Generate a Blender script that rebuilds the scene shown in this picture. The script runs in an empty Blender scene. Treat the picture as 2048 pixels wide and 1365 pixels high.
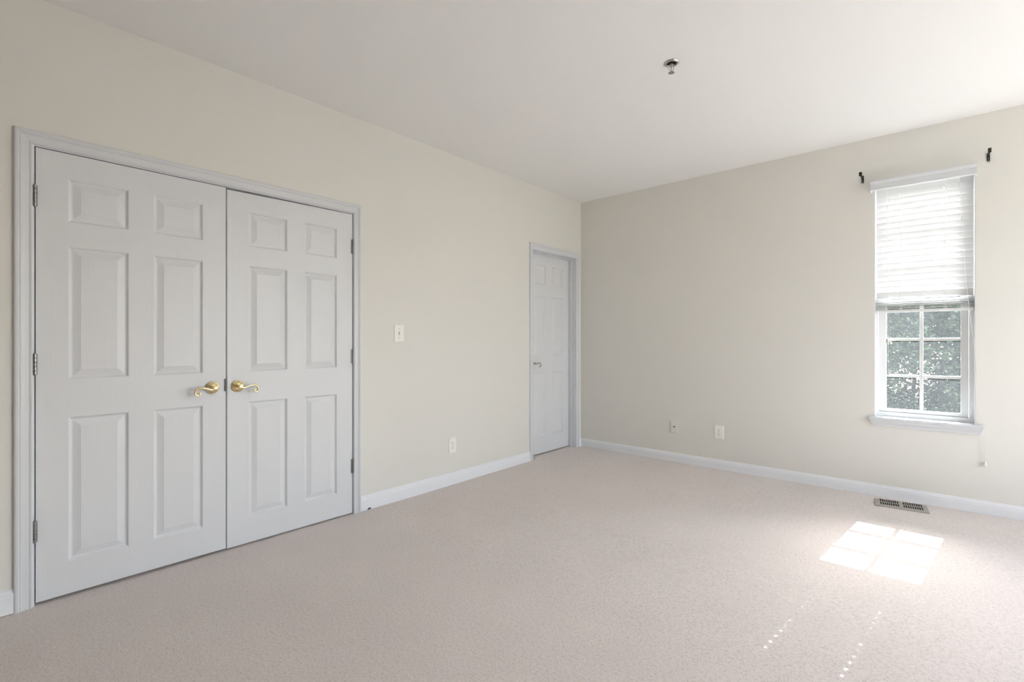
import bpy, bmesh, math, random
from mathutils import Vector, Matrix
import numpy as np

# ---------------------------------------------------------------- camera, sky, sun, exposure
SC = bpy.context.scene
COL = SC.collection
R = math.radians
H = 2.674                      # ceiling height
cam_d = bpy.data.cameras.new('camera')
cam = bpy.data.objects.new('camera', cam_d)
COL.objects.link(cam)
cam.location = (2.9905, -4.5036, 1.165)
cam.rotation_euler = (R(90), 0, R(41.573))
cam_d.sensor_width = 36.0
cam_d.lens = 36.0 * 980.5 / 2048.0
cam_d.clip_start = 0.02
SC.camera = cam

SUN_DIR = Vector((-0.102, -1.0, -1.0 / 1.177)).normalized()      # the way the sunlight travels
SUN_ELEV = math.asin(-SUN_DIR.z)
world = bpy.data.worlds.new('sky')
SC.world = world
world.use_nodes = True
wn = world.node_tree
bg = wn.nodes['Background']
sky = wn.nodes.new('ShaderNodeTexSky')
sky.sky_type = 'NISHITA'
sky.sun_disc = False
sky.sun_elevation = SUN_ELEV
sky.sun_rotation = math.atan2(-SUN_DIR.x, -SUN_DIR.y)
sky.air_density = 1.0
sky.dust_density = 2.0
hsv = wn.nodes.new('ShaderNodeHueSaturation')
hsv.inputs['Saturation'].default_value = 0.6
wn.links.new(sky.outputs['Color'], hsv.inputs['Color'])
wn.links.new(hsv.outputs['Color'], bg.inputs['Color'])
bg.inputs['Strength'].default_value = 0.95

sun_d = bpy.data.lights.new('sun', 'SUN')
sun_d.energy = 15.0
sun_d.angle = R(0.22)
sun_d.color = (0.89, 0.965, 1.01)
sun = bpy.data.objects.new('sun', sun_d)
COL.objects.link(sun)
sun.location = (3.2, 6, 8)
sun.rotation_euler = (-SUN_DIR).to_track_quat('Z', 'Y').to_euler()


def portal(x, y, z, w, h, rot):
    """marks a window opening for the sky's light; gives off no light of its own"""
    d = bpy.data.lights.new('sky_portal', 'AREA')
    d.shape = 'RECTANGLE'
    d.size, d.size_y = w, h
    d.cycles.is_portal = True
    o = bpy.data.objects.new('sky_portal', d)
    COL.objects.link(o)
    o.location = (x, y, z)
    o.rotation_euler = rot


portal(2.861, 0.215, 1.46, 0.55, 1.74, (R(-90), 0, 0))
portal(5.96, -1.35, 1.445, 1.20, 1.69, (R(90), 0, R(90)))
portal(5.075, 0.215, 1.445, 0.85, 1.69, (R(-90), 0, 0))

SC.view_settings.view_transform = 'Standard'
SC.view_settings.look = 'None'
SC.view_settings.gamma = 1.0
SC.view_settings.use_curve_mapping = False
SC.view_settings.exposure = 1.58
SC.cycles.max_bounces = 14
SC.cycles.diffuse_bounces = 9
SC.cycles.glossy_bounces = 4
SC.cycles.transmission_bounces = 8
SC.cycles.transparent_max_bounces = 12
SC.cycles.caustics_reflective = False
SC.cycles.caustics_refractive = False
SC.cycles.sample_clamp_indirect = 12.0
SC.cycles.use_denoising = True


# ---------------------------------------------------------------- helpers
def srgb(r, g, b):
    f = lambda c: (c / 12.92 if c <= 0.04045 else ((c + 0.055) / 1.055) ** 2.4)
    return (f(r / 255), f(g / 255), f(b / 255), 1)


def mat(name, color, rough=0.5, metal=0.0, bump=None, spec=0.5, var=None):
    """bump = (noise scale xyz, strength, distance, detail); var = (scale, amount): a fine change of tone"""
    m = bpy.data.materials.new(name)
    m.use_nodes = True
    nt = m.node_tree
    p = nt.nodes['Principled BSDF']
    p.inputs['Base Color'].default_value = color if len(color) == 4 else (*color, 1)
    p.inputs['Roughness'].default_value = rough
    p.inputs['Metallic'].default_value = metal
    p.inputs['Specular IOR Level'].default_value = spec
    tc = nt.nodes.new('ShaderNodeTexCoord')
    if var:
        n = nt.nodes.new('ShaderNodeTexNoise')
        n.inputs['Scale'].default_value = var[0]
        n.inputs['Detail'].default_value = 3
        nt.links.new(tc.outputs['Object'], n.inputs['Vector'])
        r = nt.nodes.new('ShaderNodeMapRange')
        r.inputs['From Min'].default_value = 0.3
        r.inputs['From Max'].default_value = 0.7
        r.inputs['To Min'].default_value = 1 - var[1]
        r.inputs['To Max'].default_value = 1 + var[1]
        nt.links.new(n.outputs['Fac'], r.inputs['Value'])
        h = nt.nodes.new('ShaderNodeHueSaturation')
        h.inputs['Color'].default_value = p.inputs['Base Color'].default_value
        nt.links.new(r.outputs['Result'], h.inputs['Value'])
        nt.links.new(h.outputs['Color'], p.inputs['Base Color'])
    if bump:
        mp = nt.nodes.new('ShaderNodeMapping')
        mp.inputs['Scale'].default_value = bump[0]
        n = nt.nodes.new('ShaderNodeTexNoise')
        n.inputs['Scale'].default_value = 1.0
        n.inputs['Detail'].default_value = bump[3]
        b = nt.nodes.new('ShaderNodeBump')
        b.inputs['Strength'].default_value = bump[1]
        b.inputs['Distance'].default_value = bump[2]
        nt.links.new(tc.outputs['Object'], mp.inputs['Vector'])
        nt.links.new(mp.outputs['Vector'], n.inputs['Vector'])
        nt.links.new(n.outputs['Fac'], b.inputs['Height'])
        nt.links.new(b.outputs['Normal'], p.inputs['Normal'])
    return m


def box(bm, x0, x1, y0, y1, z0, z1, bevel=0.0, seg=2):
    vs = [bm.verts.new((x, y, z)) for x in (x0, x1) for y in (y0, y1) for z in (z0, z1)]
    fs = [bm.faces.new([vs[i] for i in q]) for q in
          ((0, 1, 3, 2), (4, 6, 7, 5), (0, 4, 5, 1), (2, 3, 7, 6), (0, 2, 6, 4), (1, 5, 7, 3))]
    if bevel:
        es = {e for f in fs for e in f.edges}
        bmesh.ops.bevel(bm, geom=list(es), offset=bevel, segments=seg, profile=0.5, affect='EDGES')
    return vs


def lathe(bm, prof, origin=(0, 0, 0), axis='Z', n=32, cap0=True, cap1=True):
    """prof: (radius, height) pairs; axis: the way the height grows"""
    o = Vector(origin)
    if axis == 'Z':
        A, B, C = Vector((1, 0, 0)), Vector((0, 1, 0)), Vector((0, 0, 1))
    elif axis == 'X':
        A, B, C = Vector((0, 1, 0)), Vector((0, 0, 1)), Vector((1, 0, 0))
    elif axis == '-Y':
        A, B, C = Vector((1, 0, 0)), Vector((0, 0, 1)), Vector((0, -1, 0))
    else:
        A, B, C = Vector((1, 0, 0)), Vector((0, -1, 0)), Vector((0, 0, -1))
    rings = []
    for r, h in prof:
        rings.append([bm.verts.new(o + A * (r * math.cos(2 * math.pi * k / n)) + B * (r * math.sin(2 * math.pi * k / n)) + C * h)
                      for k in range(n)])
    for a, b in zip(rings, rings[1:]):
        for k in range(n):
            bm.faces.new((a[k], a[(k + 1) % n], b[(k + 1) % n], b[k]))
    if cap0:
        bm.faces.new(rings[0][::-1])
    if cap1:
        bm.faces.new(rings[-1])


def tube(bm, pts, rad, n=10):
    pts = [Vector(p) for p in pts]
    rad = rad if isinstance(rad, (list, tuple)) else [rad] * len(pts)
    rings, prev = [], None
    for i, p in enumerate(pts):
        t = (pts[min(i + 1, len(pts) - 1)] - pts[max(i - 1, 0)]).normalized()
        if prev is None:
            u = t.orthogonal().normalized()
        else:
            u = (prev - t * prev.dot(t)).normalized()
        prev = u
        v = t.cross(u)
        rings.append([bm.verts.new(p + (u * math.cos(2 * math.pi * k / n) + v * math.sin(2 * math.pi * k / n)) * rad[i]) for k in range(n)])
    for a, b in zip(rings, rings[1:]):
        for k in range(n):
            bm.faces.new((a[k], a[(k + 1) % n], b[(k + 1) % n], b[k]))
    bm.faces.new(rings[0][::-1])
    bm.faces.new(rings[-1])


def smooth_path(pts, per=5):
    P = [Vector(p) for p in pts]
    out = []
    for i in range(len(P) - 1):
        p0, p1, p2, p3 = P[max(i - 1, 0)], P[i], P[i + 1], P[min(i + 2, len(P) - 1)]
        for k in range(per):
            t = k / per
            out.append(0.5 * ((2 * p1) + (p2 - p0) * t + (2 * p0 - 5 * p1 + 4 * p2 - p3) * t * t + (3 * p1 - p0 - 3 * p2 + p3) * t ** 3))
    out.append(P[-1])
    return out


def obj(name, bm, m, parent=None, smooth=False, angle=35):
    bmesh.ops.recalc_face_normals(bm, faces=bm.faces)
    me = bpy.data.meshes.new(name)
    if smooth:
        for f in bm.faces:
            f.smooth = True
        for e in bm.edges:
            if len(e.link_faces) == 2 and e.calc_face_angle(0) > R(angle):
                e.smooth = False
    bm.to_mesh(me)
    bm.free()
    o = bpy.data.objects.new(name, me)
    COL.objects.link(o)
    if m:
        me.materials.append(m)
    if parent is not None:
        o.parent = parent
        o.matrix_parent_inverse = Matrix.Translation(-parent.location) if parent.type == 'EMPTY' else Matrix()
    return o


def thing(name, label, cat, loc, group=None):
    o = bpy.data.objects.new(name, None)
    o.empty_display_size = 0.05
    COL.objects.link(o)
    o.location = loc
    tag(o, label, cat, group)
    return o


def tag(o, label, cat, group=None):
    o['label'] = label
    o['category'] = cat
    if group:
        o['group'] = group
    return o


def struct(o, label=None, cat=None):
    o['kind'] = 'structure'
    if label:
        o['label'] = label
    if cat:
        o['category'] = cat
    return o


def copy_thing(root, loc, label, group=None):
    """a thing with its parts and sub-parts (meshes shared)"""
    def cp(o, parent):
        c = o.copy()
        COL.objects.link(c)
        if parent is not None:
            mpi = o.matrix_parent_inverse.copy()
            c.parent = parent
            c.matrix_parent_inverse = mpi
        for ch in [x for x in bpy.data.objects if x.parent == o]:
            cp(ch, c)
        return c
    c = cp(root, None)
    c.location = loc
    c['label'] = label
    if group:
        c['group'] = group
    return c


# ---------------------------------------------------------------- materials
WALL = mat('beige_wall_paint', (0.785, 0.771, 0.728), 0.6, bump=((260, 260, 260), 0.05, 0.002, 3), spec=0.3)
CEIL = mat('white_ceiling_paint', (0.865, 0.862, 0.857), 0.8, bump=((240, 240, 240), 0.05, 0.002, 3), spec=0.2)
TRIM = mat('white_trim_paint', (0.70, 0.72, 0.745), 0.32, bump=((60, 60, 60), 0.03, 0.001, 2), spec=0.45)
BASE = mat('white_baseboard_paint', (0.85, 0.87, 0.90), 0.32, bump=((60, 60, 60), 0.03, 0.001, 2), spec=0.45)
DOOR = mat('white_door_paint', (0.735, 0.75, 0.77), 0.36, bump=((220, 220, 9), 0.22, 0.0012, 5), spec=0.45)
VINYL = mat('white_window_vinyl', (0.78, 0.785, 0.79), 0.35, bump=((90, 90, 90), 0.02, 0.001, 2), spec=0.45)
BRASS = mat('polished_brass', (0.86, 0.72, 0.42), 0.14, 1.0, bump=((300, 300, 300), 0.03, 0.0005, 2))
STEEL = mat('satin_steel', (0.36, 0.36, 0.36), 0.35, 1.0, bump=((400, 400, 400), 0.06, 0.0005, 2))
NICKEL = mat('brushed_nickel', (0.55, 0.55, 0.55), 0.25, 1.0, bump=((400, 400, 400), 0.06, 0.0005, 2))
CHROME = mat('sprinkler_chrome', (0.58, 0.565, 0.53), 0.28, 1.0, bump=((300, 300, 300), 0.04, 0.0005, 2))
DARKSTEEL = mat('dark_latch_steel', (0.06, 0.06, 0.06), 0.35, 0.9, bump=((400, 400, 400), 0.05, 0.0005, 2))
BRONZE = mat('oil_rubbed_bronze', (0.045, 0.038, 0.030), 0.42, 0.7, var=(300, 0.3))
PLATE = mat('ivory_plate_plastic', (0.92, 0.90, 0.85), 0.3, bump=((200, 200, 200), 0.02, 0.0005, 2))
WHITEPLATE = mat('white_plate_plastic', (0.94, 0.925, 0.90), 0.3, bump=((200, 200, 200), 0.02, 0.0005, 2))
BEIGEPLATE = mat('beige_painted_plate', (0.82, 0.80, 0.75), 0.45, bump=((200, 200, 200), 0.03, 0.0005, 2))
SLOT = mat('dark_socket_slot', (0.03, 0.028, 0.025), 0.6, var=(200, 0.2))
SHADE = mat('toggle_slot', (0.42, 0.40, 0.36), 0.5, var=(200, 0.1))
VENTM = mat('taupe_register_metal', (0.40, 0.375, 0.33), 0.4, 0.25, bump=((200, 200, 200), 0.03, 0.0005, 2))
VENTDARK = mat('painted_dark_hollow', (0.012, 0.012, 0.012), 0.8, var=(50, 0.2))  # black standing in for shade inside the vent and the sprinkler ring
CORDM = mat('white_cord', (0.78, 0.77, 0.74), 0.7, var=(400, 0.1))
TASSEL = mat('clear_grey_tassel', (0.50, 0.49, 0.46), 0.4, var=(200, 0.1))
RUBBER = mat('black_rubber', (0.02, 0.02, 0.02), 0.6, var=(300, 0.2))
BACKWALL = mat('light_absorbing_taupe', (0.22, 0.20, 0.17), 0.7, bump=((260, 260, 260), 0.05, 0.002, 3))  # for the unseen back wall; dark tone added to soak up light
CLOSET = mat('closet_paint', (0.45, 0.43, 0.39), 0.8, var=(20, 0.05))
BARK = mat('tree_bark', (0.012, 0.010, 0.008), 0.9, bump=((30, 30, 6), 0.6, 0.02, 5), var=(14, 0.3))
GRASS = mat('lawn_grass', (0.12, 0.13, 0.10), 0.9, bump=((80, 80, 80), 0.6, 0.03, 4), var=(6, 0.3))


def carpet_material():
    m = bpy.data.materials.new('beige_cut_pile_carpet')
    m.use_nodes = True
    nt = m.node_tree
    L = nt.links.new
    p = nt.nodes['Principled BSDF']
    p.inputs['Roughness'].default_value = 0.95
    p.inputs['Specular IOR Level'].default_value = 0.15
    p.inputs['Sheen Weight'].default_value = 0.15
    tc = nt.nodes.new('ShaderNodeTexCoord')
    n1 = nt.nodes.new('ShaderNodeTexNoise')          # tufts
    n1.inputs['Scale'].default_value = 230
    n1.inputs['Detail'].default_value = 2
    n2 = nt.nodes.new('ShaderNodeTexNoise')          # pile leaning in broad patches
    n2.inputs['Scale'].default_value = 2.2
    n2.inputs['Detail'].default_value = 3
    n3 = nt.nodes.new('ShaderNodeTexNoise')
    n3.inputs['Scale'].default_value = 85
    n3.inputs['Detail'].default_value = 3
    for n in (n1, n2, n3):
        L(tc.outputs['Object'], n.inputs['Vector'])
    r = nt.nodes.new('ShaderNodeValToRGB')
    r.color_ramp.elements[0].position = 0.30
    r.color_ramp.elements[0].color = (0.455, 0.403, 0.376, 1)
    r.color_ramp.elements[1].position = 0.66
    r.color_ramp.elements[1].color = (0.77, 0.704, 0.672, 1)
    e = r.color_ramp.elements.new(0.45)
    e.color = (0.665, 0.602, 0.570, 1)
    mx = nt.nodes.new('ShaderNodeMath')
    mx.operation = 'MULTIPLY_ADD'
    mx.inputs[1].default_value = 0.42
    L(n3.outputs['Fac'], mx.inputs[0])
    mul = nt.nodes.new('ShaderNodeMath')
    mul.operation = 'MULTIPLY'
    mul.inputs[1].default_value = 0.58
    L(n1.outputs['Fac'], mul.inputs[0])
    L(mul.outputs[0], mx.inputs[2])
    L(mx.outputs[0], r.inputs['Fac'])
    hs = nt.nodes.new('ShaderNodeHueSaturation')
    mr = nt.nodes.new('ShaderNodeMapRange')
    mr.inputs['From Min'].default_value = 0.3
    mr.inputs['From Max'].default_value = 0.7
    mr.inputs['To Min'].default_value = 0.975
    mr.inputs['To Max'].default_value = 1.025
    L(n2.outputs['Fac'], mr.inputs['Value'])
    L(mr.outputs['Result'], hs.inputs['Value'])
    L(r.outputs['Color'], hs.inputs['Color'])
    L(hs.outputs['Color'], p.inputs['Base Color'])
    b = nt.nodes.new('ShaderNodeBump')
    b.inputs['Strength'].default_value = 0.55
    b.inputs['Distance'].default_value = 0.004
    L(mx.outputs[0], b.inputs['Height'])
    L(b.outputs['Normal'], p.inputs['Normal'])
    return m


CARPET = carpet_material()


def slat_material():
    m = bpy.data.materials.new('white_translucent_slat')
    m.use_nodes = True
    nt = m.node_tree
    L = nt.links.new
    nt.nodes.remove(nt.nodes['Principled BSDF'])
    out = nt.nodes['Material Output']
    tc = nt.nodes.new('ShaderNodeTexCoord')
    n = nt.nodes.new('ShaderNodeTexNoise')
    n.inputs['Scale'].default_value = 40
    L(tc.outputs['Object'], n.inputs['Vector'])
    r = nt.nodes.new('ShaderNodeMapRange')
    r.inputs['To Min'].default_value = 0.76
    r.inputs['To Max'].default_value = 0.80
    L(n.outputs['Fac'], r.inputs['Value'])
    d = nt.nodes.new('ShaderNodeBsdfDiffuse')
    t = nt.nodes.new('ShaderNodeBsdfTranslucent')
    L(r.outputs['Result'], d.inputs['Color'])
    t.inputs['Color'].default_value = (0.80, 0.80, 0.79, 1)
    mx = nt.nodes.new('ShaderNodeMixShader')
    mx.inputs['Fac'].default_value = 0.06
    L(d.outputs[0], mx.inputs[1])
    L(t.outputs[0], mx.inputs[2])
    L(mx.outputs[0], out.inputs['Surface'])
    return m


SLAT = slat_material()


def glass_material():
    m = bpy.data.materials.new('hazy_window_glass')
    m.use_nodes = True
    nt = m.node_tree
    L = nt.links.new
    nt.nodes.remove(nt.nodes['Principled BSDF'])
    out = nt.nodes['Material Output']
    tr = nt.nodes.new('ShaderNodeBsdfTransparent')
    tr.inputs['Color'].default_value = (0.965, 0.98, 0.975, 1)
    gl = nt.nodes.new('ShaderNodeBsdfGlossy')
    gl.inputs['Roughness'].default_value = 0.02
    fr = nt.nodes.new('ShaderNodeFresnel')
    fr.inputs['IOR'].default_value = 1.35
    a = nt.nodes.new('ShaderNodeMixShader')
    L(fr.outputs[0], a.inputs['Fac'])
    L(tr.outputs[0], a.inputs[1])
    L(gl.outputs[0], a.inputs[2])
    veil = nt.nodes.new('ShaderNodeBsdfTranslucent')          # pale haze over the view outside, put into the glass
    tc = nt.nodes.new('ShaderNodeTexCoord')
    n = nt.nodes.new('ShaderNodeTexNoise')
    n.inputs['Scale'].default_value = 4
    n.inputs['Detail'].default_value = 5
    L(tc.outputs['Object'], n.inputs['Vector'])
    r = nt.nodes.new('ShaderNodeMapRange')
    r.inputs['To Min'].default_value = 0.006
    r.inputs['To Max'].default_value = 0.013
    L(n.outputs['Fac'], r.inputs['Value'])
    veil.inputs['Color'].default_value = (0.93, 0.96, 1.0, 1)
    b = nt.nodes.new('ShaderNodeMixShader')
    L(r.outputs['Result'], b.inputs['Fac'])
    L(a.outputs[0], b.inputs[1])
    L(veil.outputs[0], b.inputs[2])
    L(b.outputs[0], out.inputs['Surface'])
    return m


GLASS = glass_material()


def leaf_material(name, c1, c2, trans):
    m = bpy.data.materials.new(name)
    m.use_nodes = True
    nt = m.node_tree
    L = nt.links.new
    p = nt.nodes['Principled BSDF']
    out = nt.nodes['Material Output']
    p.inputs['Roughness'].default_value = 0.42
    p.inputs['Specular IOR Level'].default_value = 0.12
    tc = nt.nodes.new('ShaderNodeTexCoord')
    n = nt.nodes.new('ShaderNodeTexNoise')
    n.inputs['Scale'].default_value = 9
    n.inputs['Detail'].default_value = 6
    L(tc.outputs['Object'], n.inputs['Vector'])
    r = nt.nodes.new('ShaderNodeValToRGB')
    r.color_ramp.elements[0].position = 0.35
    r.color_ramp.elements[0].color = (*c1, 1)
    r.color_ramp.elements[1].position = 0.68
    r.color_ramp.elements[1].color = (*c2, 1)
    L(n.outputs['Fac'], r.inputs['Fac'])
    L(r.outputs['Color'], p.inputs['Base Color'])
    t = nt.nodes.new('ShaderNodeBsdfTranslucent')
    L(r.outputs['Color'], t.inputs['Color'])
    mx = nt.nodes.new('ShaderNodeMixShader')
    mx.inputs['Fac'].default_value = trans
    L(p.outputs[0], mx.inputs[1])
    L(t.outputs[0], mx.inputs[2])
    L(mx.outputs[0], out.inputs['Surface'])
    return m


LEAF = leaf_material('green_leaves', (0.009, 0.014, 0.011), (0.042, 0.062, 0.030), 0.06)
LEAF2 = leaf_material('deep_green_leaves', (0.008, 0.012, 0.010), (0.032, 0.046, 0.030), 0.05)

# ---------------------------------------------------------------- the room
XR, YB = 5.75, -5.75            # right wall, back wall (both outside the photograph)
WT = 0.115                      # inner wall thickness
FW = 0.20                       # thickness of the outer wall with the window
# openings in the left wall (y0, y1, top)
C0, C1, CT = -4.305, -2.727, 2.041
S0, S1, ST = -0.846, -0.088, 2.066
# window opening in the far wall
WX0, WX1, WZ0, WZ1 = 2.588, 3.134, 0.590, 2.335

FLOOR = [(YB - 0.2, 0.0), (-2.9, 0.0), (-2.2, 0.004), (-1.4, 0.012), (-0.7, 0.018), (0.0, 0.021), (FW, 0.021)]   # the carpet rises a little to the far wall


def floor_z(y):
    for (a, za), (b, zb) in zip(FLOOR, FLOOR[1:]):
        if y <= b:
            return za + (zb - za) * (y - a) / (b - a)


bm = bmesh.new()
rows = [[bm.verts.new((x, y, z)) for x, z in ((-1.2, z1), (XR + 0.2, z1), (XR + 0.2, -0.2), (-1.2, -0.2))] for y, z1 in FLOOR]
for a, b in zip(rows, rows[1:]):
    for k in range(4):
        bm.faces.new((a[k], a[(k + 1) % 4], b[(k + 1) % 4], b[k]))
bm.faces.new(rows[0][::-1])
bm.faces.new(rows[-1])
struct(obj('floor', bm, CARPET))
bm = bmesh.new()
box(bm, -1.2, XR + 0.2, YB - 0.2, FW, H, H + 0.2)
struct(obj('ceiling', bm, CEIL))

bm = bmesh.new()
box(bm, -WT, 0, YB - 0.2, C0, 0, H)
box(bm, -WT, 0, C0, C1, CT, H)
box(bm, -WT, 0, C1, S0, 0, H)
box(bm, -WT, 0, S0, S1, ST, H)
box(bm, -WT, 0, S1, 0, 0, H)
struct(obj('wall_left', bm, WALL))
bm = bmesh.new()                # the closet and the little room behind the doors: dark boxes
box(bm, -0.85, -0.80, -4.6, -2.4, 0, H)
box(bm, -0.80, -WT, -4.65, -4.6, 0, H)
box(bm, -0.80, -WT, -2.4, -2.35, 0, H)
box(bm, -1.2, -1.15, -1.6, FW, 0, H)
box(bm, -1.15, -WT, -1.65, -1.6, 0, H)
struct(obj('wall_closet', bm, CLOSET))

bm = bmesh.new()
box(bm, -1.2, WX0, 0, FW, 0, H)
UX0, UX1, UZ0, UZ1 = 4.65, 5.50, 0.60, 2.29      # an unseen second opening, added so its sun patch brightens the room
box(bm, WX1, UX0, 0, FW, 0, H)
box(bm, UX1, XR + 0.2, 0, FW, 0, H)
box(bm, UX0, UX1, 0, FW, 0, UZ0)
box(bm, UX0, UX1, 0, FW, UZ1, H)
box(bm, WX0, WX1, 0, FW, 0, WZ0)
box(bm, WX0, WX1, 0, FW, WZ1, H)
struct(obj('wall_far', bm, WALL))

bm = bmesh.new()
RW0, RW1, RZ0, RZ1 = -1.95, -0.75, 0.60, 2.29      # an unseen opening, added to fill the left side with daylight
box(bm, XR, XR + 0.2, YB - 0.2, RW0, 0, H)
box(bm, XR, XR + 0.2, RW1, FW, 0, H)
box(bm, XR, XR + 0.2, RW0, RW1, 0, RZ0)
box(bm, XR, XR + 0.2, RW0, RW1, RZ1, H)
struct(obj('wall_right', bm, WALL))
bm = bmesh.new()
box(bm, -WT, XR, YB - 0.2, YB, 0, H)
struct(obj('wall_back', bm, BACKWALL))

# ---------------------------------------------------------------- baseboards
BB = [(0, 0.013), (0.070, 0.013), (0.078, 0.0115), (0.086, 0.011), (0.092, 0.007), (0.101, 0.005), (0.103, 0.0)]   # (height, stand-out)


def baseboard(bm, run, z0=0.003):
    """run: (p, q) ends on the floor and the inward normal"""
    p, q, nrm = (Vector((*v, 0)) for v in run)
    rows = []
    for e in (p, q):
        rows.append([bm.verts.new(e + nrm * 0 + Vector((0, 0, z0)))] +
                    [bm.verts.new(e + nrm * t + Vector((0, 0, z0 + h))) for h, t in BB])
    for i in range(len(rows[0])):
        j = (i + 1) % len(rows[0])
        bm.faces.new((rows[0][i], rows[0][j], rows[1][j], rows[1][i]))
    bm.faces.new(rows[0][::-1])
    bm.faces.new(rows[1])


bm = bmesh.new()
baseboard(bm, ((0, YB), (0, -4.350), (1, 0)))
baseboard(bm, ((0, -2.690), (0, -0.883), (1, 0)))
baseboard(bm, ((0, -0.043), (0, 0), (1, 0)))
struct(obj('baseboard_left', bm, BASE))
bm = bmesh.new()
baseboard(bm, ((0, 0), (XR, 0), (0, -1)))
struct(obj('baseboard_far', bm, BASE))
bm = bmesh.new()
baseboard(bm, ((XR, 0), (XR, YB), (-1, 0)))
struct(obj('baseboard_right', bm, BASE))

# ---------------------------------------------------------------- door casings and jambs
CASING = [(0.0, 0.0), (0.0, 0.009), (0.004, 0.0115), (0.009, 0.0105), (0.011, 0.009), (0.024, 0.0105), (0.034, 0.0125),
          (0.037, 0.0155), (0.041, 0.0145), (0.045, 0.017), (0.052, 0.017), (0.056, 0.015), (0.058, 0.012), (0.058, 0.0)]


def casing(bm, yl, yr, zt, wl, wr, wt):
    """a mitred architrave round an opening in the left wall; wl, wr, wt = widths of its left, right and head"""
    rows = [[], [], [], []]
    for w, t in CASING:
        k = w / 0.058
        a, b, c = yl - k * wl, yr + k * wr, zt + k * wt
        for i, (y, z) in enumerate(((a, 0.0), (a, c), (b, c), (b, 0.0))):
            rows[i].append(bm.verts.new((t, y, z)))
    for r0, r1 in zip(rows, rows[1:]):
        for i in range(len(r0) - 1):
            bm.faces.new((r0[i], r0[i + 1], r1[i + 1], r1[i]))
        bm.faces.new((r0[-1], r0[0], r1[0], r1[-1]))
    bm.faces.new(rows[0])
    bm.faces.new(rows[3][::-1])


bm = bmesh.new()
casing(bm, -4.291, -2.743, 2.026, 0.059, 0.053, 0.060)
tr1 = struct(obj('trim_1', bm, TRIM))
bm = bmesh.new()                # jamb of the double doors
box(bm, -WT, 0.0, C0, -4.285, 0, 2.021)
box(bm, -WT, 0.0, -2.746, C1, 0, 2.021)
box(bm, -WT, 0.0, C0, C1, 2.021, CT)
box(bm, -0.058, -0.042, -4.285, -2.746, 2.008, 2.021)
obj('jamb', bm, TRIM, tr1)
bm = bmesh.new()
casing(bm, -0.831, -0.103, 2.050, 0.052, 0.060, 0.062)
tr2 = struct(obj('trim_2', bm, TRIM))
bm = bmesh.new()
box(bm, -WT, 0.0, S0, -0.826, 0, 2.046)
box(bm, -WT, 0.0, -0.108, S1, 0, 2.046)
box(bm, -WT, 0.0, S0, S1, 2.046, ST)
obj('jamb', bm, TRIM, tr2)
bm = bmesh.new()                # door stop
XS0, XS1 = -0.078, -0.044
box(bm, XS0, XS1, -0.826, -0.815, 0, 2.046, 0.002, 1)
box(bm, XS0, XS1, -0.119, -0.108, 0, 2.046, 0.002, 1)
box(bm, XS0, XS1, -0.815, -0.119, 2.034, 2.046, 0.002, 1)
obj('door_stop', bm, TRIM, tr2)


# ---------------------------------------------------------------- six-panel doors
def door_leaf(name, xf, y0, y1, z0, z1, cols, rows, drop=0.0):
    """moulded six-panel leaf whose face lies at x = xf; cols, rows = (from, to) of the panels"""
    bm = bmesh.new()
    ys = [y0] + [c for p in cols for c in p] + [y1]
    zs = [z0] + [c for p in rows for c in p] + [z1]
    V = {}

    def vert(y, z, d=0.0):
        k = (round(y, 5), round(z, 5), round(d, 5))
        if k not in V:
            V[k] = bm.verts.new((xf + d, y, z))
        return V[k]
    rings = [(0.0, 0.0), (0.003, -0.0015), (0.009, -0.0085), (0.013, -0.0100), (0.017, -0.0095), (0.041, -0.0025), (0.044, -0.0015)]
    for i in range(len(ys) - 1):
        for j in range(len(zs) - 1):
            a, b, c, d = ys[i], ys[i + 1], zs[j], zs[j + 1]
            if i % 2 == 1 and j % 2 == 1:
                loops = [[vert(a + s, c + s, t), vert(b - s, c + s, t), vert(b - s, d - s, t), vert(a + s, d - s, t)] for s, t in rings]
                for l0, l1 in zip(loops, loops[1:]):
                    for k in range(4):
                        bm.faces.new((l0[k], l0[(k + 1) % 4], l1[(k + 1) % 4], l1[k]))
                bm.faces.new(loops[-1])
            else:
                bm.faces.new((vert(a, c), vert(b, c), vert(b, d), vert(a, d)))
    back = {}
    T = -0.035
    rim = [(y, z0) for y in ys] + [(y1, z) for z in zs[1:]] + [(y, z1) for y in ys[::-1][1:]] + [(y0, z) for z in zs[::-1][1:-1]]
    for y, z in rim:
        back[(y, z)] = vert(y, z, T)
    n = len(rim)
    for k in range(n):
        p, q = rim[k], rim[(k + 1) % n]
        bm.faces.new((vert(*p), vert(*q), back[q], back[p]))
    bm.faces.new([back[p] for p in rim[::-1]])
    if drop:
        for v in bm.verts:
            if v.co.z > z1 - 0.05:
                v.co.z -= drop * (y1 - v.co.y) / (y1 - y0)
    return struct(obj(name, bm, DOOR))


ROWS = [(0.160, 0.818), (0.990, 1.597), (1.707, 1.904)]
d1 = door_leaf('door_1', -0.002, -4.281, -3.5225, 0.014, 2.017, [(-4.174, -3.953), (-3.853, -3.634)], ROWS)
d2 = door_leaf('door_2', -0.002, -3.5195, -2.750, 0.010, 2.017, [(-3.402, -3.183), (-3.077, -2.860)], ROWS, drop=0.009)
XD3 = -0.080
d3 = door_leaf('door_3', XD3, -0.823, -0.111, 0.030, 2.041, [(-0.715, -0.517), (-0.417, -0.219)],
               [(0.185, 0.845), (1.015, 1.625), (1.735, 1.932)])
d1['label'] = 'left leaf of the white six-panel double doors, brass lever at its right edge'
d2['label'] = 'right leaf of the white six-panel double doors, brass lever at its left edge'
d3['label'] = 'single narrow white six-panel door in the corner, nickel lever at its left edge'

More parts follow.
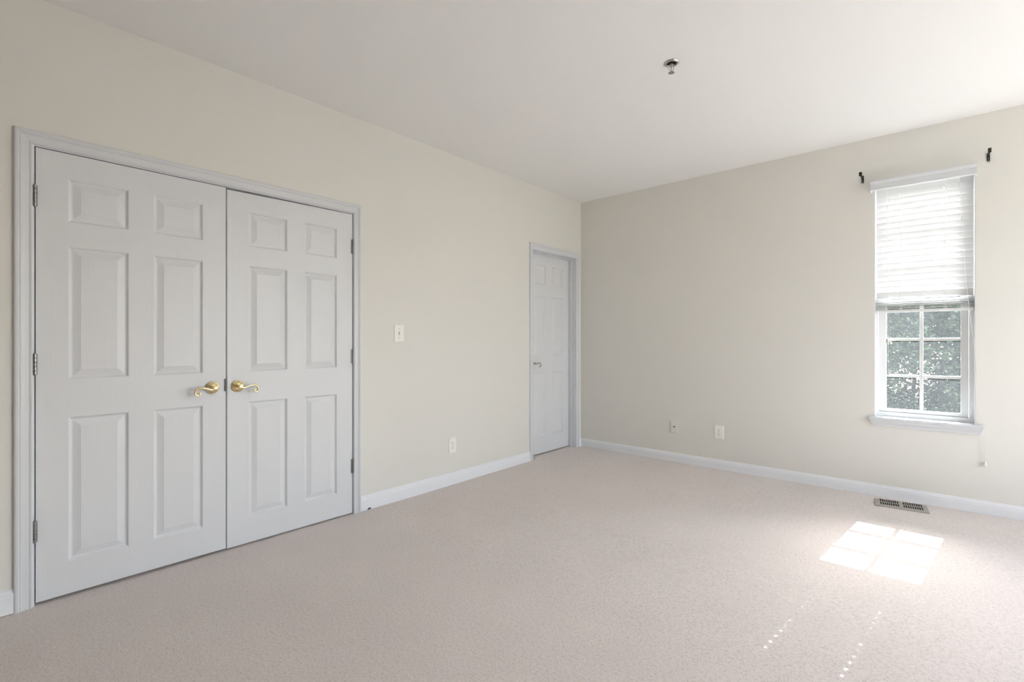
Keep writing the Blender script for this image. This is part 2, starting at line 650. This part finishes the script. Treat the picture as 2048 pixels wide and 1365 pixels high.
bm = bmesh.new()                # flat astragal on the right leaf, covering the joint
box(bm, -0.002, 0.0025, -3.5195, -3.500, 0.012, 2.006, 0.001, 1)
box(bm, 0.0024, 0.0045, -3.5175, -3.506, 0.012, 2.006, 0.0008, 1)
obj('astragal', bm, DOOR, d2)
bm = bmesh.new()                # dark strike plate set in the joint at lever height
vs = [(-3.5285, 0.955), (-3.5225, 0.955), (-3.5175, 0.943), (-3.5175, 0.902), (-3.5225, 0.887), (-3.5285, 0.887)]
a = [bm.verts.new((-0.004, y, z)) for y, z in vs]
b = [bm.verts.new((0.0055, y, z)) for y, z in vs]
bm.faces.new(a[::-1]); bm.faces.new(b)
for i in range(6):
    bm.faces.new((a[i], a[(i + 1) % 6], b[(i + 1) % 6], b[i]))
obj('strike_plate', bm, DARKSTEEL, d2)


def hinge(door, y, zc, side):
    """knuckle barrel with two leaves; side = +1: the door lies at greater y"""
    bm = bmesh.new()
    z0 = zc - 0.0455
    for k in range(5):
        a, b = z0 + 0.0184 * k + 0.0008, z0 + 0.0184 * (k + 1) - 0.0008
        lathe(bm, [(0.0052, a), (0.0068, a + 0.001), (0.0068, b - 0.001), (0.0052, b)], (0.0065, y, 0), n=16)
    lathe(bm, [(0.0035, z0 - 0.003), (0.0048, z0 - 0.001), (0.0035, z0 + 0.094), (0.0048, z0 + 0.0945), (0.001, z0 + 0.097)], (0.0065, y, 0), n=12)
    box(bm, -0.001, 0.003, y - 0.0115, y + 0.0085 if side > 0 else y + 0.0115, z0, z0 + 0.092, 0.0006, 1)
    o = obj('hinge', bm, STEEL, door, smooth=True)
    return o


for z in (1.802, 1.062, 0.328):
    hinge(d1, -4.284, z, 1)
for z in (1.799, 1.062, 0.325):
    hinge(d2, -2.7475, z, -1)


def lever(door, x, y, z, sgn, m, size=1.0):
    """curled lever on a round rosette; sgn = the way the lever points along y"""
    bm = bmesh.new()
    lathe(bm, [(0.034, 0.0), (0.034, 0.004), (0.031, 0.0075), (0.0285, 0.0080), (0.0265, 0.0095), (0.0225, 0.0115), (0.016, 0.013), (0.0145, 0.0145)],
          (x, y, z), 'X', 40)
    ros = obj('door_handle', bm, m, door, smooth=True)
    bm = bmesh.new()
    lathe(bm, [(0.0135, 0.012), (0.0115, 0.018), (0.0105, 0.030), (0.0125, 0.036), (0.0135, 0.042), (0.0135, 0.053), (0.0115, 0.056), (0.0070, 0.057), (0.0060, 0.0555)],
          (x, y, z), 'X', 28)
    path = [(0.000, -0.002), (0.012, -0.0075), (0.025, -0.006), (0.044, 0.0005), (0.063, 0.0045), (0.079, 0.0020), (0.0905, -0.008),
            (0.0940, -0.0215), (0.0885, -0.0325), (0.0785, -0.0345), (0.0715, -0.0285), (0.0730, -0.0210), (0.0785, -0.0215), (0.0795, -0.0255)]
    pts = smooth_path([(x + 0.047 + 0.002 * math.sin(d * 30), y + sgn * d * size, z + v * size) for d, v in path], 5)
    n = len(pts)
    rad = [0.0078 - 0.0044 * (i / (n - 1)) ** 0.8 for i in range(n)]
    tube(bm, pts, rad, 12)
    obj('lever', bm, m, ros, smooth=True)
    bm = bmesh.new()
    for a in (R(80), R(260)):
        lathe(bm, [(0.0032, 0.0), (0.0032, 0.0018), (0.0022, 0.0024)], (x + 0.0085, y + 0.0235 * math.cos(a), z + 0.0235 * math.sin(a)), 'X', 12)
    obj('screw', bm, DARKSTEEL, ros, smooth=True)
    return ros


lever(d1, -0.002, -3.590, 0.911, -1, BRASS)
lever(d2, -0.002, -3.463, 0.911, 1, BRASS)
lever(d3, XD3, -0.757, 0.944, 1, NICKEL)

# ---------------------------------------------------------------- window_1 in the far wall
bm = bmesh.new()                # white lined reveal and outer frame
box(bm, WX0, WX0 + 0.004, 0.001, 0.10, WZ0, WZ1)
box(bm, WX1 - 0.004, WX1, 0.001, 0.10, WZ0, WZ1)
box(bm, WX0, WX1, 0.001, 0.10, WZ1 - 0.004, WZ1)
win = struct(obj('window_1', bm, VINYL))
win['label'] = 'white double-hung window with a six-pane lower sash below a half-raised blind'
bm = bmesh.new()
box(bm, WX0, 2.6005, 0.092, FW, WZ0, WZ1)
box(bm, 3.1045, WX1, 0.092, FW, WZ0, WZ1)
box(bm, WX0, WX1, 0.092, FW, 2.305, WZ1)
box(bm, WX0, WX1, 0.086, FW, WZ0, 0.637, 0.003, 2)
box(bm, WX0, 2.600, 0.088, 0.105, 0.60, 0.645, 0.002, 1)
box(bm, 3.105, WX1, 0.088, 0.105, 0.60, 0.645, 0.002, 1)
box(bm, 3.112, 3.117, 0.088, 0.094, 0.637, 2.305)
obj('window_frame', bm, VINYL, win)


def sash(x0, x1, gx0, gx1, z0, z1, gz0, gz1, yf, yb, mzs, mx):
    bm = bmesh.new()
    box(bm, x0, gx0, yf, yb, z0, z1, 0.002, 1)
    box(bm, gx1, x1, yf, yb, z0, z1, 0.002, 1)
    box(bm, gx0 - 0.003, gx1 + 0.003, yf, yb, z0, gz0, 0.002, 1)
    box(bm, gx0 - 0.003, gx1 + 0.003, yf, yb, gz1, z1, 0.002, 1)
    o = obj('sash', bm, VINYL, win)
    yg = (yf + yb) / 2 + 0.004
    bm = bmesh.new()
    for z in mzs:
        box(bm, gx0, gx1, yg - 0.012, yg + 0.012, z - 0.0100, z + 0.0100, 0.003, 2)
    box(bm, mx - 0.0105, mx + 0.0105, yg - 0.0125, yg + 0.0125, gz0, gz1, 0.003, 2)
    obj('muntin', bm, VINYL, o)
    bm = bmesh.new()
    box(bm, gx0 - 0.001, gx1 + 0.001, yg - 0.002, yg + 0.002, gz0 - 0.001, gz1 + 0.001)
    obj('pane', bm, GLASS, o)
    return o


sash(2.6035, 3.1025, 2.650, 3.062, 0.6385, 1.470, 0.659, 1.432, 0.099, 0.143, (0.907, 1.1765), 2.853)
sash(2.6035, 3.1025, 2.650, 3.062, 1.435, 2.3045, 1.475, 2.272, 0.150, 0.194, (1.741, 2.006), 2.853)

# stool and apron
bm = bmesh.new()
box(bm, WX0, WX1, -0.005, 0.090, 0.586, 0.606)
box(bm, 2.556, 3.176, -0.032, 0.0005, 0.586, 0.606, 0.007, 4)
sill = obj('window_sill', bm, TRIM, win)
bm = bmesh.new()                # moulded apron, its ends cut back under the stool
prof = [(0.586, -0.029), (0.580, -0.028), (0.576, -0.0255), (0.570, -0.0245), (0.560, -0.0185), (0.552, -0.0135), (0.548, -0.0125), (0.541, -0.0115), (0.538, -0.008), (0.538, 0.0), (0.586, 0.0)]
ends = []
for s in (0, 1):
    row = []
    for z, y in prof:
        k = (0.586 - z) / 0.048
        row.append(bm.verts.new(((2.560 + 0.026 * k) if s == 0 else (3.172 - 0.018 * k), y, z)))
    ends.append(row)
for i in range(len(prof)):
    j = (i + 1) % len(prof)
    bm.faces.new((ends[0][i], ends[0][j], ends[1][j], ends[1][i]))
bm.faces.new(ends[0][::-1]); bm.faces.new(ends[1])
obj('apron', bm, TRIM, sill)

# ---------------------------------------------------------------- window blind
BX0, BX1 = 2.5965, 3.1255
BY = 0.052
CORDX = (2.734, 2.976)
blind = thing('window_blind', 'white horizontal slat blind, half raised, covering the top of the window', 'blind', (2.861, BY, 2.27))
bm = bmesh.new()                # moulded valance, hung in front of the wall
vp = [(2.264, -0.062), (2.266, -0.068), (2.272, -0.070), (2.280, -0.064), (2.312, -0.061), (2.318, -0.066), (2.328, -0.072), (2.334, -0.073), (2.337, -0.070), (2.337, -0.058), (2.264, -0.054)]
ends = [[bm.verts.new((x, y, z)) for z, y in vp] for x in (2.569, 3.139)]
for i in range(len(vp)):
    j = (i + 1) % len(vp)
    bm.faces.new((ends[0][i], ends[0][j], ends[1][j], ends[1][i]))
bm.faces.new(ends[0][::-1]); bm.faces.new(ends[1])
for x0, x1 in ((2.569, 2.577), (3.131, 3.139)):
    box(bm, x0, x1, -0.064, -0.001, 2.2655, 2.335)
obj('valance', bm, TRIM, blind)
bm = bmesh.new()
box(bm, BX0 - 0.003, BX1 + 0.003, 0.020, 0.078, 2.306, 2.333, 0.002, 1)
obj('head_rail', bm, VINYL, blind)

rng = random.Random(7)
SW, STH = 0.0515, 0.0026


def slat_mesh(bm, hole=None):
    """a slat lying flat: x along, y across, slightly crowned; two route holes for the cords"""
    hx = (0.0032, 0.007) if hole is None else hole
    xs = [BX0]
    for c in CORDX:
        xs += [c - hx[0], c + hx[0]]
    xs += [BX1]
    vs_ = [-SW / 2, -SW / 4, -hx[1], hx[1], SW / 4, SW / 2]
    top, bot = {}, {}
    for i, x in enumerate(xs):
        for j, v in enumerate(vs_):
            cr = 0.0022 * (1 - (2 * v / SW) ** 2)
            e = STH / 2 if 0 < j < len(vs_) - 1 else STH / 3
            top[i, j] = bm.verts.new((x, v, cr + e))
            bot[i, j] = bm.verts.new((x, v, cr - e))
    nx, nv = len(xs), len(vs_)
    for i in range(nx - 1):
        for j in range(nv - 1):
            if i % 2 == 1 and j == 2:
                q = [(i, j), (i + 1, j), (i + 1, j + 1), (i, j + 1)]
                for k in range(4):
                    a, b = q[k], q[(k + 1) % 4]
                    bm.faces.new((top[a], top[b], bot[b], bot[a]))
                continue
            bm.faces.new((top[i, j], top[i + 1, j], top[i + 1, j + 1], top[i, j + 1]))
            bm.faces.new((bot[i, j], bot[i, j + 1], bot[i + 1, j + 1], bot[i + 1, j]))
    rim = [(i, 0) for i in range(nx)] + [(nx - 1, j) for j in range(1, nv)] + [(i, nv - 1) for i in range(nx - 2, -1, -1)] + [(0, j) for j in range(nv - 2, 0, -1)]
    for k in range(len(rim)):
        a, b = rim[k], rim[(k + 1) % len(rim)]
        bm.faces.new((top[a], top[b], bot[b], bot[a]))


PITCH, Z_LOW = 0.0432, 1.5000
N_CLOSED = 19
for k in range(N_CLOSED):
    t = k / (N_CLOSED - 1)
    bm = bmesh.new()
    slat_mesh(bm, (0.0011 + 0.0008 * t * rng.random(), 0.0021 + 0.0016 * t * rng.random()))
    # top edge leans to the room, bottom edge to the glass
    M = Matrix.Translation((0, BY, Z_LOW + PITCH * k)) @ Matrix.Rotation(R(-66 + rng.uniform(-0.5, 0.5)), 4, 'X')
    bm.transform(M)
    obj('slat', bm, SLAT, blind, smooth=True, angle=60)
for k in range(9):              # raised slats stacked flat on the bottom rail
    bm = bmesh.new()
    slat_mesh(bm)
    M = Matrix.Translation((rng.uniform(-0.001, 0.001), BY + rng.uniform(-0.0025, 0.0025), 1.3960 + 0.0094 * k)) @ Matrix.Rotation(R(rng.uniform(-1.5, 1.5)), 4, 'X') @ Matrix.Rotation(R(rng.uniform(-0.12, 0.12)), 4, 'Y')
    bm.transform(M)
    obj('slat', bm, SLAT, blind, smooth=True, angle=60)
bm = bmesh.new()
box(bm, BX0, BX1, BY - 0.026, BY + 0.026, 1.374, 1.391, 0.003, 2)
obj('bottom_rail', bm, VINYL, blind)
for c in (CORDX[0] + 0.007, CORDX[1] + 0.007):      # ladder cords: front and back strings with loose folds at the stack
    bm = bmesh.new()
    tube(bm, [(c, BY - 0.0150, 2.31), (c, BY - 0.0150, 1.50), (c + 0.001, BY - 0.027, 1.475), (c, BY - 0.0290, 1.385)], 0.0009, 6)
    tube(bm, [(c, BY + 0.0150, 2.31), (c, BY + 0.0150, 1.50), (c, BY + 0.0290, 1.475), (c, BY + 0.0290, 1.385)], 0.0009, 6)
    for k in range(5):
        z = 1.40 + 0.017 * k
        pts = smooth_path([(c, BY - 0.028, z + 0.008), (c + 0.010, BY - 0.034, z + 0.002), (c + 0.003, BY - 0.037, z - 0.006), (c - 0.009, BY - 0.033, z), (c, BY - 0.028, z + 0.006)], 3)
        tube(bm, pts, 0.0009, 5)
    obj('ladder_cord', bm, CORDM, blind, smooth=True)


def tassel_bm(bm, x, y, z):
    lathe(bm, [(0.002, 0.018), (0.0045, 0.014), (0.0075, 0.002), (0.0085, -0.010), (0.0070, -0.017), (0.003, -0.019)], (x, y, z), 'Z', 16)


for (x, zb) in ((2.6635, 1.165), (2.6690, 0.934)):      # two tilt cords hanging at the left of the lower sash
    bm = bmesh.new()
    tube(bm, [(x - 0.004, 0.014, 2.31), (x - 0.002, 0.012, 1.6), (x, 0.013, zb + 0.016)], 0.0009, 6)
    o = obj('tilt_cord', bm, CORDM, blind, smooth=True)
    bm = bmesh.new()
    tassel_bm(bm, x, 0.013, zb)
    obj('tassel', bm, TASSEL, o, smooth=True)
bm = bmesh.new()                # lift cord: down the right side, over the end of the stool, loose below it
pl = [(3.052, 0.006, 2.31), (3.0625, 0.004, 2.10), (3.066, 0.002, 1.995), (3.078, 0.000, 1.75), (3.092, -0.006, 1.50), (3.128, -0.022, 1.12), (3.152, -0.034, 0.84), (3.1785, -0.040, 0.615), (3.1815, -0.030, 0.59), (3.1805, -0.014, 0.46), (3.180, -0.013, 0.372)]
tube(bm, smooth_path(pl, 4), 0.0013, 6)
lc = obj('lift_cord', bm, CORDM, blind, smooth=True)
bm = bmesh.new()
tassel_bm(bm, 3.180, -0.013, 0.352)
obj('tassel', bm, CORDM, lc, smooth=True)
bm = bmesh.new()
lathe(bm, [(0.0015, 0.011), (0.0035, 0.006), (0.0038, -0.005), (0.002, -0.009)], (3.066, 0.002, 1.995), 'Z', 12)
obj('cord_joiner', bm, TASSEL, lc, smooth=True)
bm = bmesh.new()
box(bm, 3.085, 3.0935, -0.010, -0.003, 1.487, 1.512, 0.0015, 1)
obj('cord_stop', bm, TASSEL, lc)


# ---------------------------------------------------------------- curtain rod brackets
def bracket(x, label):
    r = thing('curtain_rod_bracket', label, 'curtain bracket', (x, 0, 2.378), 'curtain rod brackets above the window')
    bm = bmesh.new()
    box(bm, x - 0.0075, x + 0.0075, -0.006, -0.0005, 2.350, 2.406, 0.002, 2)
    obj('wall_plate', bm, BRONZE, r)
    bm = bmesh.new()
    box(bm, x - 0.0055, x + 0.0055, -0.138, -0.005, 2.381, 2.387, 0.001, 1)
    box(bm, x - 0.0085, x + 0.0085, -0.140, -0.136, 2.370, 2.399, 0.001, 1)
    # cradle for the rod
    pts = [(-0.102, 2.405), (-0.106, 2.392), (-0.117, 2.3865), (-0.129, 2.389), (-0.1375, 2.397)]
    a = [bm.verts.new((x - 0.007, y, z)) for y, z in pts] + [bm.verts.new((x - 0.007, y, z - 0.003)) for y, z in pts[::-1]]
    b = [bm.verts.new((v.co.x + 0.014, v.co.y, v.co.z)) for v in a]
    n = len(a)
    for i in range(n):
        bm.faces.new((a[i], a[(i + 1) % n], b[(i + 1) % n], b[i]))
    bm.faces.new(a[::-1]); bm.faces.new(b)
    obj('hook_arm', bm, BRONZE, r)
    bm = bmesh.new()
    for z in (2.358, 2.372):
        lathe(bm, [(0.0032, 0.0), (0.0032, 0.0012), (0.0018, 0.0022)], (x, -0.006, z), '-Y', 12)
    obj('screw', bm, STEEL, r, smooth=True)
    return r


b1 = bracket(2.518, 'dark bronze curtain rod bracket on the wall left of the blind')
copy_thing(b1, (3.195, 0, 2.378), 'dark bronze curtain rod bracket on the wall right of the blind')


# ---------------------------------------------------------------- wall plates
def to_left(bm, y, z):          # plate space (u right, v up, w out) -> the left wall, seen from the room
    bm.transform(Matrix(((0, 0, 1, 0), (1, 0, 0, y), (0, 1, 0, z), (0, 0, 0, 1))))


def to_far(bm, x, z):
    bm.transform(Matrix(((1, 0, 0, x), (0, 0, -1, 0), (0, 1, 0, z), (0, 0, 0, 1))))


def plate_bm(w, h, t=0.006):
    bm = bmesh.new()
    vs = box(bm, -w / 2, w / 2, -h / 2, h / 2, 0.0003, t)
    top = [e for e in bm.edges if all(abs(v.co.z - t) < 1e-6 for v in e.verts)]
    bmesh.ops.bevel(bm, geom=top, offset=0.0035, segments=3, profile=0.5, affect='EDGES')
    return bm


def outlet(place, a, z, w, h, m, label):
    loc = (0, a, z) if place is to_left else (a, 0, z)
    r = thing('electrical_outlet', label, 'outlet', loc, 'duplex wall outlets')
    bm = plate_bm(w, h)
    place(bm, a, z)
    obj('cover_plate', bm, m, r)
    for s in (1, -1):
        bm = bmesh.new()
        cv = 0.0195 * s
        outline = []
        for k in range(28):
            an = 2 * math.pi * k / 28
            u, v = 0.0172 * math.cos(an), 0.0172 * math.sin(an)
            outline.append((u, cv + max(-0.0135, min(0.0135, v))))
        lo = [bm.verts.new((u, v, 0.0055)) for u, v in outline]
        hi = [bm.verts.new((u * 0.96, cv + (v - cv) * 0.96, 0.0078)) for u, v in outline]
        bm.faces.new(hi)
        for k in range(28):
            bm.faces.new((lo[k], lo[(k + 1) % 28], hi[(k + 1) % 28], hi[k]))
        place(bm, a, z)
        so = obj('socket', bm, m, r)
        bm = bmesh.new()
        box(bm, -0.0075, -0.0050, cv - 0.001, cv + 0.0080, 0.0074, 0.0082)
        box(bm, 0.0050, 0.0075, cv + 0.0005, cv + 0.0075, 0.0074, 0.0082)
        lathe(bm, [(0.0028, 0.0074), (0.0028, 0.0082)], (0, cv - 0.0075, 0), 'Z', 14)
        place(bm, a, z)
        obj('slot', bm, SLOT, so)
    bm = bmesh.new()
    lathe(bm, [(0.0028, 0.0055), (0.0028, 0.0066), (0.0018, 0.0072)], (0, 0, 0), 'Z', 14)
    place(bm, a, z)
    obj('screw', bm, STEEL, r, smooth=True)
    return r


outlet(to_left, -1.860, 0.322, 0.078, 0.124, PLATE, 'ivory duplex outlet low on the wall between the double doors and the corner door')
outlet(to_far, 1.4695, 0.3505, 0.080, 0.117, WHITEPLATE, 'white duplex outlet low on the window wall, right of the beige plate')

sw = thing('light_switch', 'ivory toggle light switch plate on the wall right of the double doors', 'light switch', (0, -2.376, 1.220))
bm = plate_bm(0.083, 0.123)
to_left(bm, -2.376, 1.220)
obj('cover_plate', bm, PLATE, sw)
bm = bmesh.new()
box(bm, -0.0055, 0.0055, -0.0125, 0.0125, 0.0050, 0.0064)
to_left(bm, -2.376, 1.220)
obj('toggle_surround', bm, SHADE, sw)
bm = bmesh.new()
box(bm, -0.0038, 0.0038, -0.0115, 0.0005, 0.0055, 0.0165, 0.0012, 2)
to_left(bm, -2.376, 1.220)
obj('toggle', bm, PLATE, sw)
for v in (0.030, -0.030):
    bm = bmesh.new()
    lathe(bm, [(0.0030, 0.0055), (0.0030, 0.0066), (0.0018, 0.0072)], (0, v, 0), 'Z', 14)
    to_left(bm, -2.376, 1.220)
    obj('screw', bm, SHADE, sw, smooth=True)

cx = thing('cable_wall_plate', 'beige wall plate with one dark centre jack, low on the window wall', 'wall plate', (1.0595, 0, 0.3535))
bm = plate_bm(0.073, 0.113, 0.009)
to_far(bm, 1.0595, 0.3535)
obj('cover_plate', bm, BEIGEPLATE, cx)
bm = bmesh.new()
lathe(bm, [(0.0060, 0.0085), (0.0060, 0.0105), (0.0045, 0.0110), (0.0045, 0.0155), (0.0030, 0.0160)], (0, 0, 0), 'Z', 18)
to_far(bm, 1.0595, 0.3535)
obj('jack', bm, SLOT, cx, smooth=True)
for v in (0.038, -0.038):
    bm = bmesh.new()
    lathe(bm, [(0.0026, 0.0085), (0.0026, 0.0094), (0.0015, 0.0100)], (0, v, 0), 'Z', 12)
    to_far(bm, 1.0595, 0.3535)
    obj('screw', bm, BEIGEPLATE, cx, smooth=True)

# ---------------------------------------------------------------- floor register
reg = thing('floor_register', 'taupe metal floor vent with two rows of slots in the carpet under the window', 'vent', (2.751, -0.169, floor_z(-0.169)))
RL, RWD = 0.292, 0.186
bm = bmesh.new()
us = [-RL / 2, -0.118]
ng = 9
x = -0.118
for half in (0, 1):
    x = -0.118 if half == 0 else 0.010
    for k in range(ng):
        us += [x + 0.012 * k + 0.0032, x + 0.012 * k + 0.0108]
us = sorted(set(round(u, 5) for u in us if abs(u + 0.118) > 1e-6)) + [RL / 2]
vsr = [-RWD / 2, -0.072, -0.006, 0.006, 0.072, RWD / 2]
zt = lambda u, v: 0.0115 if (abs(u) < RL / 2 - 0.001 and abs(v) < RWD / 2 - 0.001) else 0.004
grid = {(i, j): bm.verts.new((u, v, zt(u, v))) for i, u in enumerate(us) for j, v in enumerate(vsr)}
gridb = {(i, j): bm.verts.new((u, v, zt(u, v) - 0.0035)) for i, u in enumerate(us) for j, v in enumerate(vsr)}
for i in range(len(us) - 1):
    w = us[i + 1] - us[i]
    for j in range(len(vsr) - 1):
        q = [(i, j), (i + 1, j), (i + 1, j + 1), (i, j + 1)]
        if abs(w - 0.0076) < 1e-4 and j in (1, 3):
            for k in range(4):
                a, b = q[k], q[(k + 1) % 4]
                bm.faces.new((grid[a], grid[b], gridb[b], gridb[a]))
            continue
        bm.faces.new([grid[p] for p in q])
        bm.faces.new([gridb[p] for p in q[::-1]])
nu, nv = len(us), len(vsr)
rim = [(i, 0) for i in range(nu)] + [(nu - 1, j) for j in range(1, nv)] + [(i, nv - 1) for i in range(nu - 2, -1, -1)] + [(0, j) for j in range(nv - 2, 0, -1)]
for k in range(len(rim)):
    a, b = rim[k], rim[(k + 1) % len(rim)]
    bm.faces.new((grid[a], grid[b], gridb[b], gridb[a]))
REGM = Matrix.Translation((2.751, -0.169, floor_z(-0.169))) @ Matrix.Rotation(R(6.5), 4, 'Z')
bm.transform(REGM)
obj('grille', bm, VENTM, reg)
bm = bmesh.new()
box(bm, -0.134, 0.134, -0.080, 0.080, 0.0005, 0.0020)
bm.transform(REGM)
obj('duct_dark_sheet', bm, VENTDARK, reg)  # flat sheet under the slots; its black imitates the shade below
bm = bmesh.new()
box(bm, 0.1235, 0.1275, -0.012, 0.012, 0.010, 0.0165, 0.001, 1)
bm.transform(REGM)
obj('damper_lever', bm, VENTM, reg)

# ---------------------------------------------------------------- fire sprinkler
spx, spy = 1.874, -1.942
sp = thing('fire_sprinkler', 'chrome fire sprinkler head in a round escutcheon on the ceiling', 'sprinkler', (spx, spy, H))
bm = bmesh.new()
lathe(bm, [(0.0385, 0.0005), (0.0390, 0.002), (0.0355, 0.007), (0.0305, 0.0085), (0.0270, 0.0070), (0.0250, 0.0015)], (spx, spy, H), '-Z', 40, cap1=False)
obj('escutcheon', bm, CHROME, sp, smooth=True)
bm = bmesh.new()
lathe(bm, [(0.0250, 0.0006), (0.0248, 0.0016)], (spx, spy, H), '-Z', 32)
obj('dark_ring_disc', bm, VENTDARK, sp)  # flat disc; the shade inside the ring is put into its colour
bm = bmesh.new()
lathe(bm, [(0.0095, 0.001), (0.0095, 0.010), (0.0120, 0.011), (0.0120, 0.016), (0.0080, 0.018)], (spx, spy, H), '-Z', 20)
for s in (1, -1):
    dx, dy = 0.0125 * s * math.cos(R(35)), 0.0125 * s * math.sin(R(35))
    tube(bm, smooth_path([(spx + dx * 0.7, spy + dy * 0.7, H - 0.014), (spx + dx, spy + dy, H - 0.026), (spx + dx * 0.75, spy + dy * 0.75, H - 0.038), (spx, spy, H - 0.046)], 4), 0.0024, 8)
tube(bm, [(spx, spy, H - 0.018), (spx, spy, H - 0.044)], 0.0028, 8)
lathe(bm, [(0.0030, 0.042), (0.0055, 0.045), (0.0045, 0.054), (0.0020, 0.056)], (spx, spy, H), '-Z', 14)
obj('frame', bm, CHROME, sp, smooth=True)
bm = bmesh.new()                # toothed deflector
n = 32
ra = [0.0165 if (k % 4) < 3 else 0.0105 for k in range(n)]
for z0, z1 in ((H - 0.0535, H - 0.0555),):
    a = [bm.verts.new((spx + ra[k] * math.cos(2 * math.pi * k / n), spy + ra[k] * math.sin(2 * math.pi * k / n), z0)) for k in range(n)]
    b = [bm.verts.new((v.co.x, v.co.y, z1)) for v in a]
    bm.faces.new(a); bm.faces.new(b[::-1])
    for k in range(n):
        bm.faces.new((a[k], a[(k + 1) % n], b[(k + 1) % n], b[k]))
obj('deflector', bm, STEEL, sp)

# ---------------------------------------------------------------- ceiling smoke detector, cut by the photograph's top edge
sdx, sdy = 0.643 + 0.066 * 0.667, -3.737 - 0.066 * 0.745
sd = thing('smoke_detector', 'white round ceiling fixture cut off by the top edge of the photo', 'smoke detector', (sdx, sdy, H))
bm = bmesh.new()
lathe(bm, [(0.068, 0.0005), (0.068, 0.010), (0.066, 0.020), (0.060, 0.032), (0.052, 0.035), (0.020, 0.036)], (sdx, sdy, H), '-Z', 40)
obj('housing', bm, WHITEPLATE, sd, smooth=True)
bm = bmesh.new()
lathe(bm, [(0.012, 0.0355), (0.012, 0.0380), (0.009, 0.0390)], (sdx, sdy, H), '-Z', 20)
obj('test_button', bm, WHITEPLATE, sd, smooth=True)

# ---------------------------------------------------------------- small dark nub at the baseboard by the double doors
bm = bmesh.new()
tube(bm, smooth_path([(0.0135, -2.640, 0.006), (0.0165, -2.634, 0.012), (0.0190, -2.627, 0.014), (0.0215, -2.622, 0.011)], 4), [0.002] + [0.0042] * 11 + [0.002], 8)
tag(obj('cable_stub', bm, RUBBER, smooth=True), 'tiny black cable stub at the foot of the baseboard right of the double doors', 'cable stub')

# ---------------------------------------------------------------- outdoors, seen through the lower sash
bm = bmesh.new()
box(bm, -40, 45, -45, 45, -3.2, -3.0)
struct(obj('lawn', bm, GRASS))


def tree(label, c, r, n, m, seed, trunk):
    g = np.random.default_rng(seed)
    root = thing('leafy_tree', label, 'tree', (c[0], c[1], -3.0), 'trees outside the window')
    # leaves hang on twigs: clumps on and inside an uneven crown
    nc = 420
    d = g.normal(size=(nc, 3)); d /= np.linalg.norm(d, axis=1)[:, None]
    rad = g.uniform(0.55, 1.0, nc) ** 0.6
    cl = np.array(c) + d * rad[:, None] * np.array(r)
    pos = cl[g.integers(0, nc, n)] + g.normal(size=(n, 3)) * np.array((0.17, 0.17, 0.14))
    ax = g.normal(size=(n, 3)) * np.array((1, 1, 0.55)) + np.array((0, -0.2, -0.35))
    ax /= np.linalg.norm(ax, axis=1)[:, None]
    up = g.normal(size=(n, 3)) + np.array((0, 0, 1.1))
    sd_ = np.cross(ax, up); sd_ /= np.linalg.norm(sd_, axis=1)[:, None]
    nr = np.cross(sd_, ax)
    ln = g.uniform(0.032, 0.075, n)[:, None]
    wd = ln * g.uniform(0.24, 0.36, n)[:, None]
    base, tip = pos, pos + ax * ln
    mid = pos + ax * ln * 0.45
    v = np.stack([base, mid + sd_ * wd + nr * wd * 0.35, tip - nr * ln * 0.08, mid - sd_ * wd + nr * wd * 0.35], 1).reshape(-1, 3)
    i = np.arange(n)[:, None] * 4
    f = np.concatenate([i + np.array([[0, 1, 2]]), i + np.array([[0, 2, 3]])])
    me = bpy.data.meshes.new('foliage')
    me.from_pydata(v.tolist(), [], f.tolist())
    me.materials.append(m)
    o = bpy.data.objects.new('foliage', me)
    COL.objects.link(o)
    o.parent = root
    o.matrix_parent_inverse = Matrix.Translation(-root.location)
    o['kind'] = 'stuff'
    bm = bmesh.new()
    tube(bm, smooth_path([(c[0], c[1], -3.02), (c[0] + 0.05, c[1], -1.8), (c[0] - 0.04, c[1] + 0.05, -0.3), (c[0] + 0.05, c[1], c[2] + r[2] * 0.6)], 4),
         [trunk * (1 - 0.055 * k) for k in range(13)], 10)
    rr = random.Random(seed)
    for k in range(14):
        z = -0.8 + (c[2] + r[2] * 0.5 + 0.8) * k / 14
        a = rr.uniform(0, 2 * math.pi)
        L = rr.uniform(0.6, 0.9)
        tube(bm, [(c[0], c[1], z), (c[0] + 0.45 * L * r[0] * math.cos(a), c[1] + 0.45 * L * r[1] * math.sin(a), z + 0.22),
                  (c[0] + 0.9 * L * r[0] * math.cos(a), c[1] + 0.9 * L * r[1] * math.sin(a), z + 0.34)], [trunk * 0.35, trunk * 0.22, trunk * 0.08], 6)
    obj('trunk', bm, BARK, root, smooth=True)
    return root


tree('leafy green tree just outside, filling the view through the lower sash', (2.65, 4.4, 0.35), (1.5, 1.0, 1.9), 150000, LEAF, 3, 0.05)
tree('darker leafy tree further back, glimpsed through the leaves at the left panes', (0.7, 8.6, 0.3), (1.6, 1.3, 2.2), 26000, LEAF2, 5, 0.12)
tree('darker leafy tree further back, glimpsed through the leaves at the right panes', (5.2, 9.5, 0.3), (1.6, 1.3, 2.2), 26000, LEAF2, 8, 0.14)
